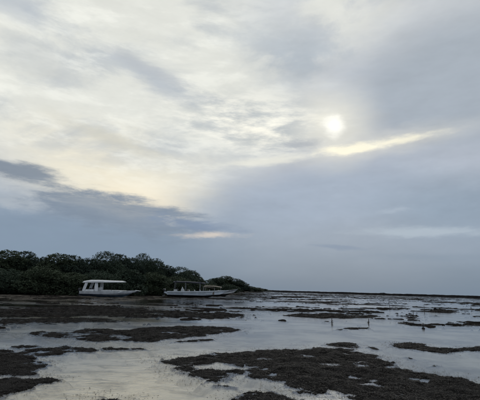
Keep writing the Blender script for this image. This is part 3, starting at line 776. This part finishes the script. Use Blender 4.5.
KINDS = []
for k, (W, Ht, base, n, mat) in enumerate([(6.4, 7.0, .8, 42000, 'leaf'), (5.6, 7.0, .9, 38000, 'leaf3'), (7.4, 7.0, .8, 44000, 'leaf'), (5.0, 7.0, .7, 36000, 'leaf2'), (6.0, 7.0, .8, 42000, 'leaf3')]):
    cm, lobes = crown_mesh('crown', n, W, Ht, base, 40 + k, 0.185, MAT[mat])
    KINDS.append((cm, trunk_mesh(Ht, base, lobes, k), W))
BUSH = []
for k, (W, Ht, mat) in enumerate([(5.6, 4.2, 'leaf2'), (6.2, 4.0, 'leaf'), (5.0, 3.6, 'leaf')]):
    cm, lobes = crown_mesh('crown', 32000, W, Ht, 0.2, 70 + k, 0.18, MAT[mat])
    BUSH.append((cm, trunk_mesh(Ht, 0.5, lobes, 20 + k), W, Ht))

def plant(name, kind, loc, hgt, width, label, group, bush=False):
    tab = BUSH if bush else KINDS
    rec = tab[kind % len(tab)]; Hn = rec[3] if bush else 7.0
    root = empty(name, (loc[0], loc[1], 0.12), random.random() * 6.28)
    width *= 1.22
    root.scale = (width / rec[2], width / rec[2], (hgt - 0.12) / Hn)
    for nm, me in (('crown', rec[0]), ('trunk', rec[1])):
        o = bpy.data.objects.new(nm, me); COL.objects.link(o); o.parent = root
    tag(root, label, 'tree' if not bush else 'shrub', group)
    return root

# (px top, distance) -> position and height, crown width in metres
TREES = [
 ((-47.36, 70.0, 6.41), 7.0, 'mangrove running out of the frame at the far left'),
 ((-38.3, 67.0, 7.06), 6.6, 'tall domed mangrove at the left edge'),
 ((-36.86, 70.0, 7.21), 5.2, 'mangrove with a flat crown second from the left edge'),
 ((-35.22, 73.0, 6.45), 5.0, 'lower mangrove in the dip between the left edge crowns and the double dome'),
 ((-31.25, 70.0, 6.96), 6.2, 'mangrove forming the left half of the wide double dome'),
 ((-29.61, 72.0, 6.87), 5.4, 'mangrove forming the right half of the wide double dome'),
 ((-28.37, 76.0, 6.68), 5.6, 'low mangrove behind the stern of the white hard-top boat'),
 ((-25.57, 78.0, 8.19), 7.2, 'tallest round mangrove right above the white hard-top boat'),
 ((-24.18, 82.0, 8.05), 5.4, 'mangrove on the right shoulder of the tallest crown'),
 ((-22.21, 84.0, 7.54), 5.6, 'mangrove in the dip left of the small pointed crown'),
 ((-20.94, 88.0, 8.86), 5.4, 'mangrove with a small raised crown between the two large boats'),
 ((-18.65, 90.0, 7.88), 6.0, 'mangrove right of the small raised crown'),
 ((-16.58, 94.0, 6.72), 5.6, 'mangrove above the stern of the pale blue boat'),
 ((-13.87, 98.0, 6.64), 7.2, 'broad mangrove above the awning of the pale blue boat'),
 ((-12.1, 104.0, 6.15), 5.6, 'last mangrove on the right slope of the wood'),
 ((-11.3, 112.0, 4.91), 5.0, 'small mangrove at the right foot of the wood'),
 ((-11.01, 150.0, 4.66), 7.0, 'low far mangrove left of the separate far clump'),
 ((-8.44, 172.0, 6.24), 8.0, 'left crown of the separate far clump'),
 ((-5.2, 176.0, 7.16), 8.6, 'tallest crown of the separate far clump'),
 ((-0.86, 182.0, 6.27), 8.2, 'right crown of the separate far clump'),
]
for i, (t3, w, lab) in enumerate(TREES):
    plant('mangrove_tree', i * 3 + i // 4, t3[:2], t3[2], w, lab, 'mangroves along the shore')
FAR = [((3.83, 250.0, 4.5), 9, 'leftmost tiny mangrove on the thinning far point'), ((8.12, 270.0, 3.85), 10, 'second tiny mangrove on the thinning far point'),
       ((13.45, 300.0, 3.27), 11, 'third tiny mangrove on the thinning far point'), ((19.66, 330.0, 2.53), 11, 'last tiny mangrove at the tip of the far point')]
for i, (t3, w, lab) in enumerate(FAR):
    plant('mangrove_tree', i + 1, t3[:2], max(2.4, t3[2]), w, lab, 'mangroves along the shore')
BUSHES = [
 ((-41.03, 64.0, 3.87), 7.0, 'leafy mangrove bush running out of the frame at the left'),
 ((-35.75, 63.0, 3.96), 7.0, 'leafy mangrove bush at the left edge foot of the wood'),
 ((-30.76, 63.5, 4.43), 7.4, 'paler rounded mangrove bush spreading over the mud left of the hard-top boat'),
 ((-26.99, 66.0, 3.7), 6.4, 'mangrove bush beside the stern of the hard-top boat'),
 ((-23.84, 70.0, 4.29), 7.0, 'mangrove bush directly behind the hard-top boat cabin'),
 ((-20.1, 74.0, 4.57), 7.0, 'mangrove bush behind the bow of the hard-top boat'),
 ((-17.2, 82.0, 4.61), 7.0, 'mangrove bush between the two large boats'),
 ((-13.72, 90.0, 4.16), 7.0, 'mangrove bush behind the awning of the pale blue boat'),
 ((-10.99, 100.0, 3.09), 6.0, 'mangrove bush behind the seats of the pale blue boat'),
 ((-8.04, 118.0, 3.05), 5.6, 'lone pale green shrub above the foredeck of the pale blue boat'),
 ((-3.44, 160.0, 3.53), 8.0, 'low bush at the foot of the separate far clump'),
]
for i, (t3, w, lab) in enumerate(BUSHES):
    plant('mangrove_bush', 0 if 'pale' in lab else i, t3[:2], t3[2], w, lab, 'mangrove bushes at the water side', True)

# ------------------------------------------------------------------ stakes, float, rocks
def stake(loc, h, lean, label, cross=False, tip=0.0):
    root = empty('stake', loc + (0.0,), random.random() * 6)
    r = random.Random(int(h * 1000))
    pts = [(0, 0, -.25)] + [(lean * t * h + r.uniform(-.008, .008), r.uniform(-.008, .008), h * t) for t in (.25, .5, .75, 1)]
    MB().tube(pts, [.026, .024, .021, .018, .013], 8).build('post', MAT['stake'], root)
    if cross:
        MB().tube([(lean * h * .45 - .14, 0.02, h * .40), (lean * h * .45, .03, h * .46), (lean * h * .45 + .16, 0.02, h * .42)], [.012, .016, .01], 6).build('crosspiece', MAT['stake'], root)
    n = 40; a = rng.random(n) * 6.283; q = np.abs(rng.normal(size=n)) * .055
    V, F = leaves_np(q * np.cos(a), q * np.sin(a), .03 - q * .25 + rng.random(n) * .03, .08, 1.2)
    o = mesh_np('weed_tuft', V, F, MAT['weed'], root); tag(o, kind='stuff')
    tag(root, label, 'stake', 'stakes standing in the shallows')
stake((5.27, 23.0), .27, .1, 'short stake with a crosspiece in front of the spotted seaweed bank', True)
stake((7.58, 23.88), .25, -.12, 'short leaning stake right of the one with a crosspiece')
stake((12.96, 30.4), .42, .02, 'tall thin stake rising from a small seaweed mound')
stake((19.16, 42.2), .60, .03, 'stake standing farther out, just right of the thin stake on its mound')
stake((31.83, 56.04), .5, .05, 'stake in the shallows closest to the right edge')
stake((17.81, 48.03), .45, -.2, 'crooked stake among far seaweed streaks below the lump on the reef')

# float
root = empty('float', (9.83, 21.92) + (0.03,))
tag(root, 'round dark float beside a seaweed patch', 'float')
mb = MB(); rings = []
for k in range(9):
    t = -math.pi / 2 + math.pi * k / 8
    rr = .088 * math.cos(t) + .001; rings.append([(rr * math.cos(a), rr * math.sin(a), .06 + .085 * math.sin(t)) for a in [j * .5236 for j in range(12)]])
mb.loft(rings, True, True).build('ball', MAT['float'], root, sm=True)
MB().tube([(0.07 * math.cos(t) * 0.6, 0, .14 + .03 * math.sin(t)) for t in [j * math.pi / 6 for j in range(7)]], .012, 6).build('rope_eye', MAT['rope'], root)

def rock(name, loc, dims, seed, label, cat='rock', grp=None):
    r = np.random.default_rng(seed)
    bm = bmesh.new(); bmesh.ops.create_icosphere(bm, subdivisions=3, radius=1.0)
    off = r.random(2) * 50
    for v in bm.verts:
        n = v.co.normalized()
        k = 1 + .9 * float(fbm(np.array(n.x * 1.6 + off[0] + n.z), np.array(n.y * 1.6 + off[1] - n.z), 4, .6))
        v.co = Vector((n.x * dims[0] * k, n.y * dims[1] * k, max(-.3, n.z) * dims[2] * k))
    me = bpy.data.meshes.new(name); bm.to_mesh(me); bm.free(); me.materials.append(MAT['reef'])
    o = bpy.data.objects.new(name, me); COL.objects.link(o); o.location = loc
    tag(o, label, cat, grp)
p_ = (117.38, 330.0)
rock('reef_rock', (p_[0], p_[1], .35), (3.2, 2.0, 1.5), 3, 'dark lump standing up from the far reef line', grp='rocks on the reef')
p_ = (119.91, 327.0)
rock('reef_rock', (p_[0], p_[1], .3), (1.8, 1.6, 1.0), 8, 'lower lump just right of the taller lump on the far reef', grp='rocks on the reef')
p_ = (21.39, 44.5)
rock('reef_rock', (p_[0], p_[1], .0), (.2, .18, .24), 5, 'dark rock on the lumpy seaweed bank near the right edge', grp='rocks in the shallows')
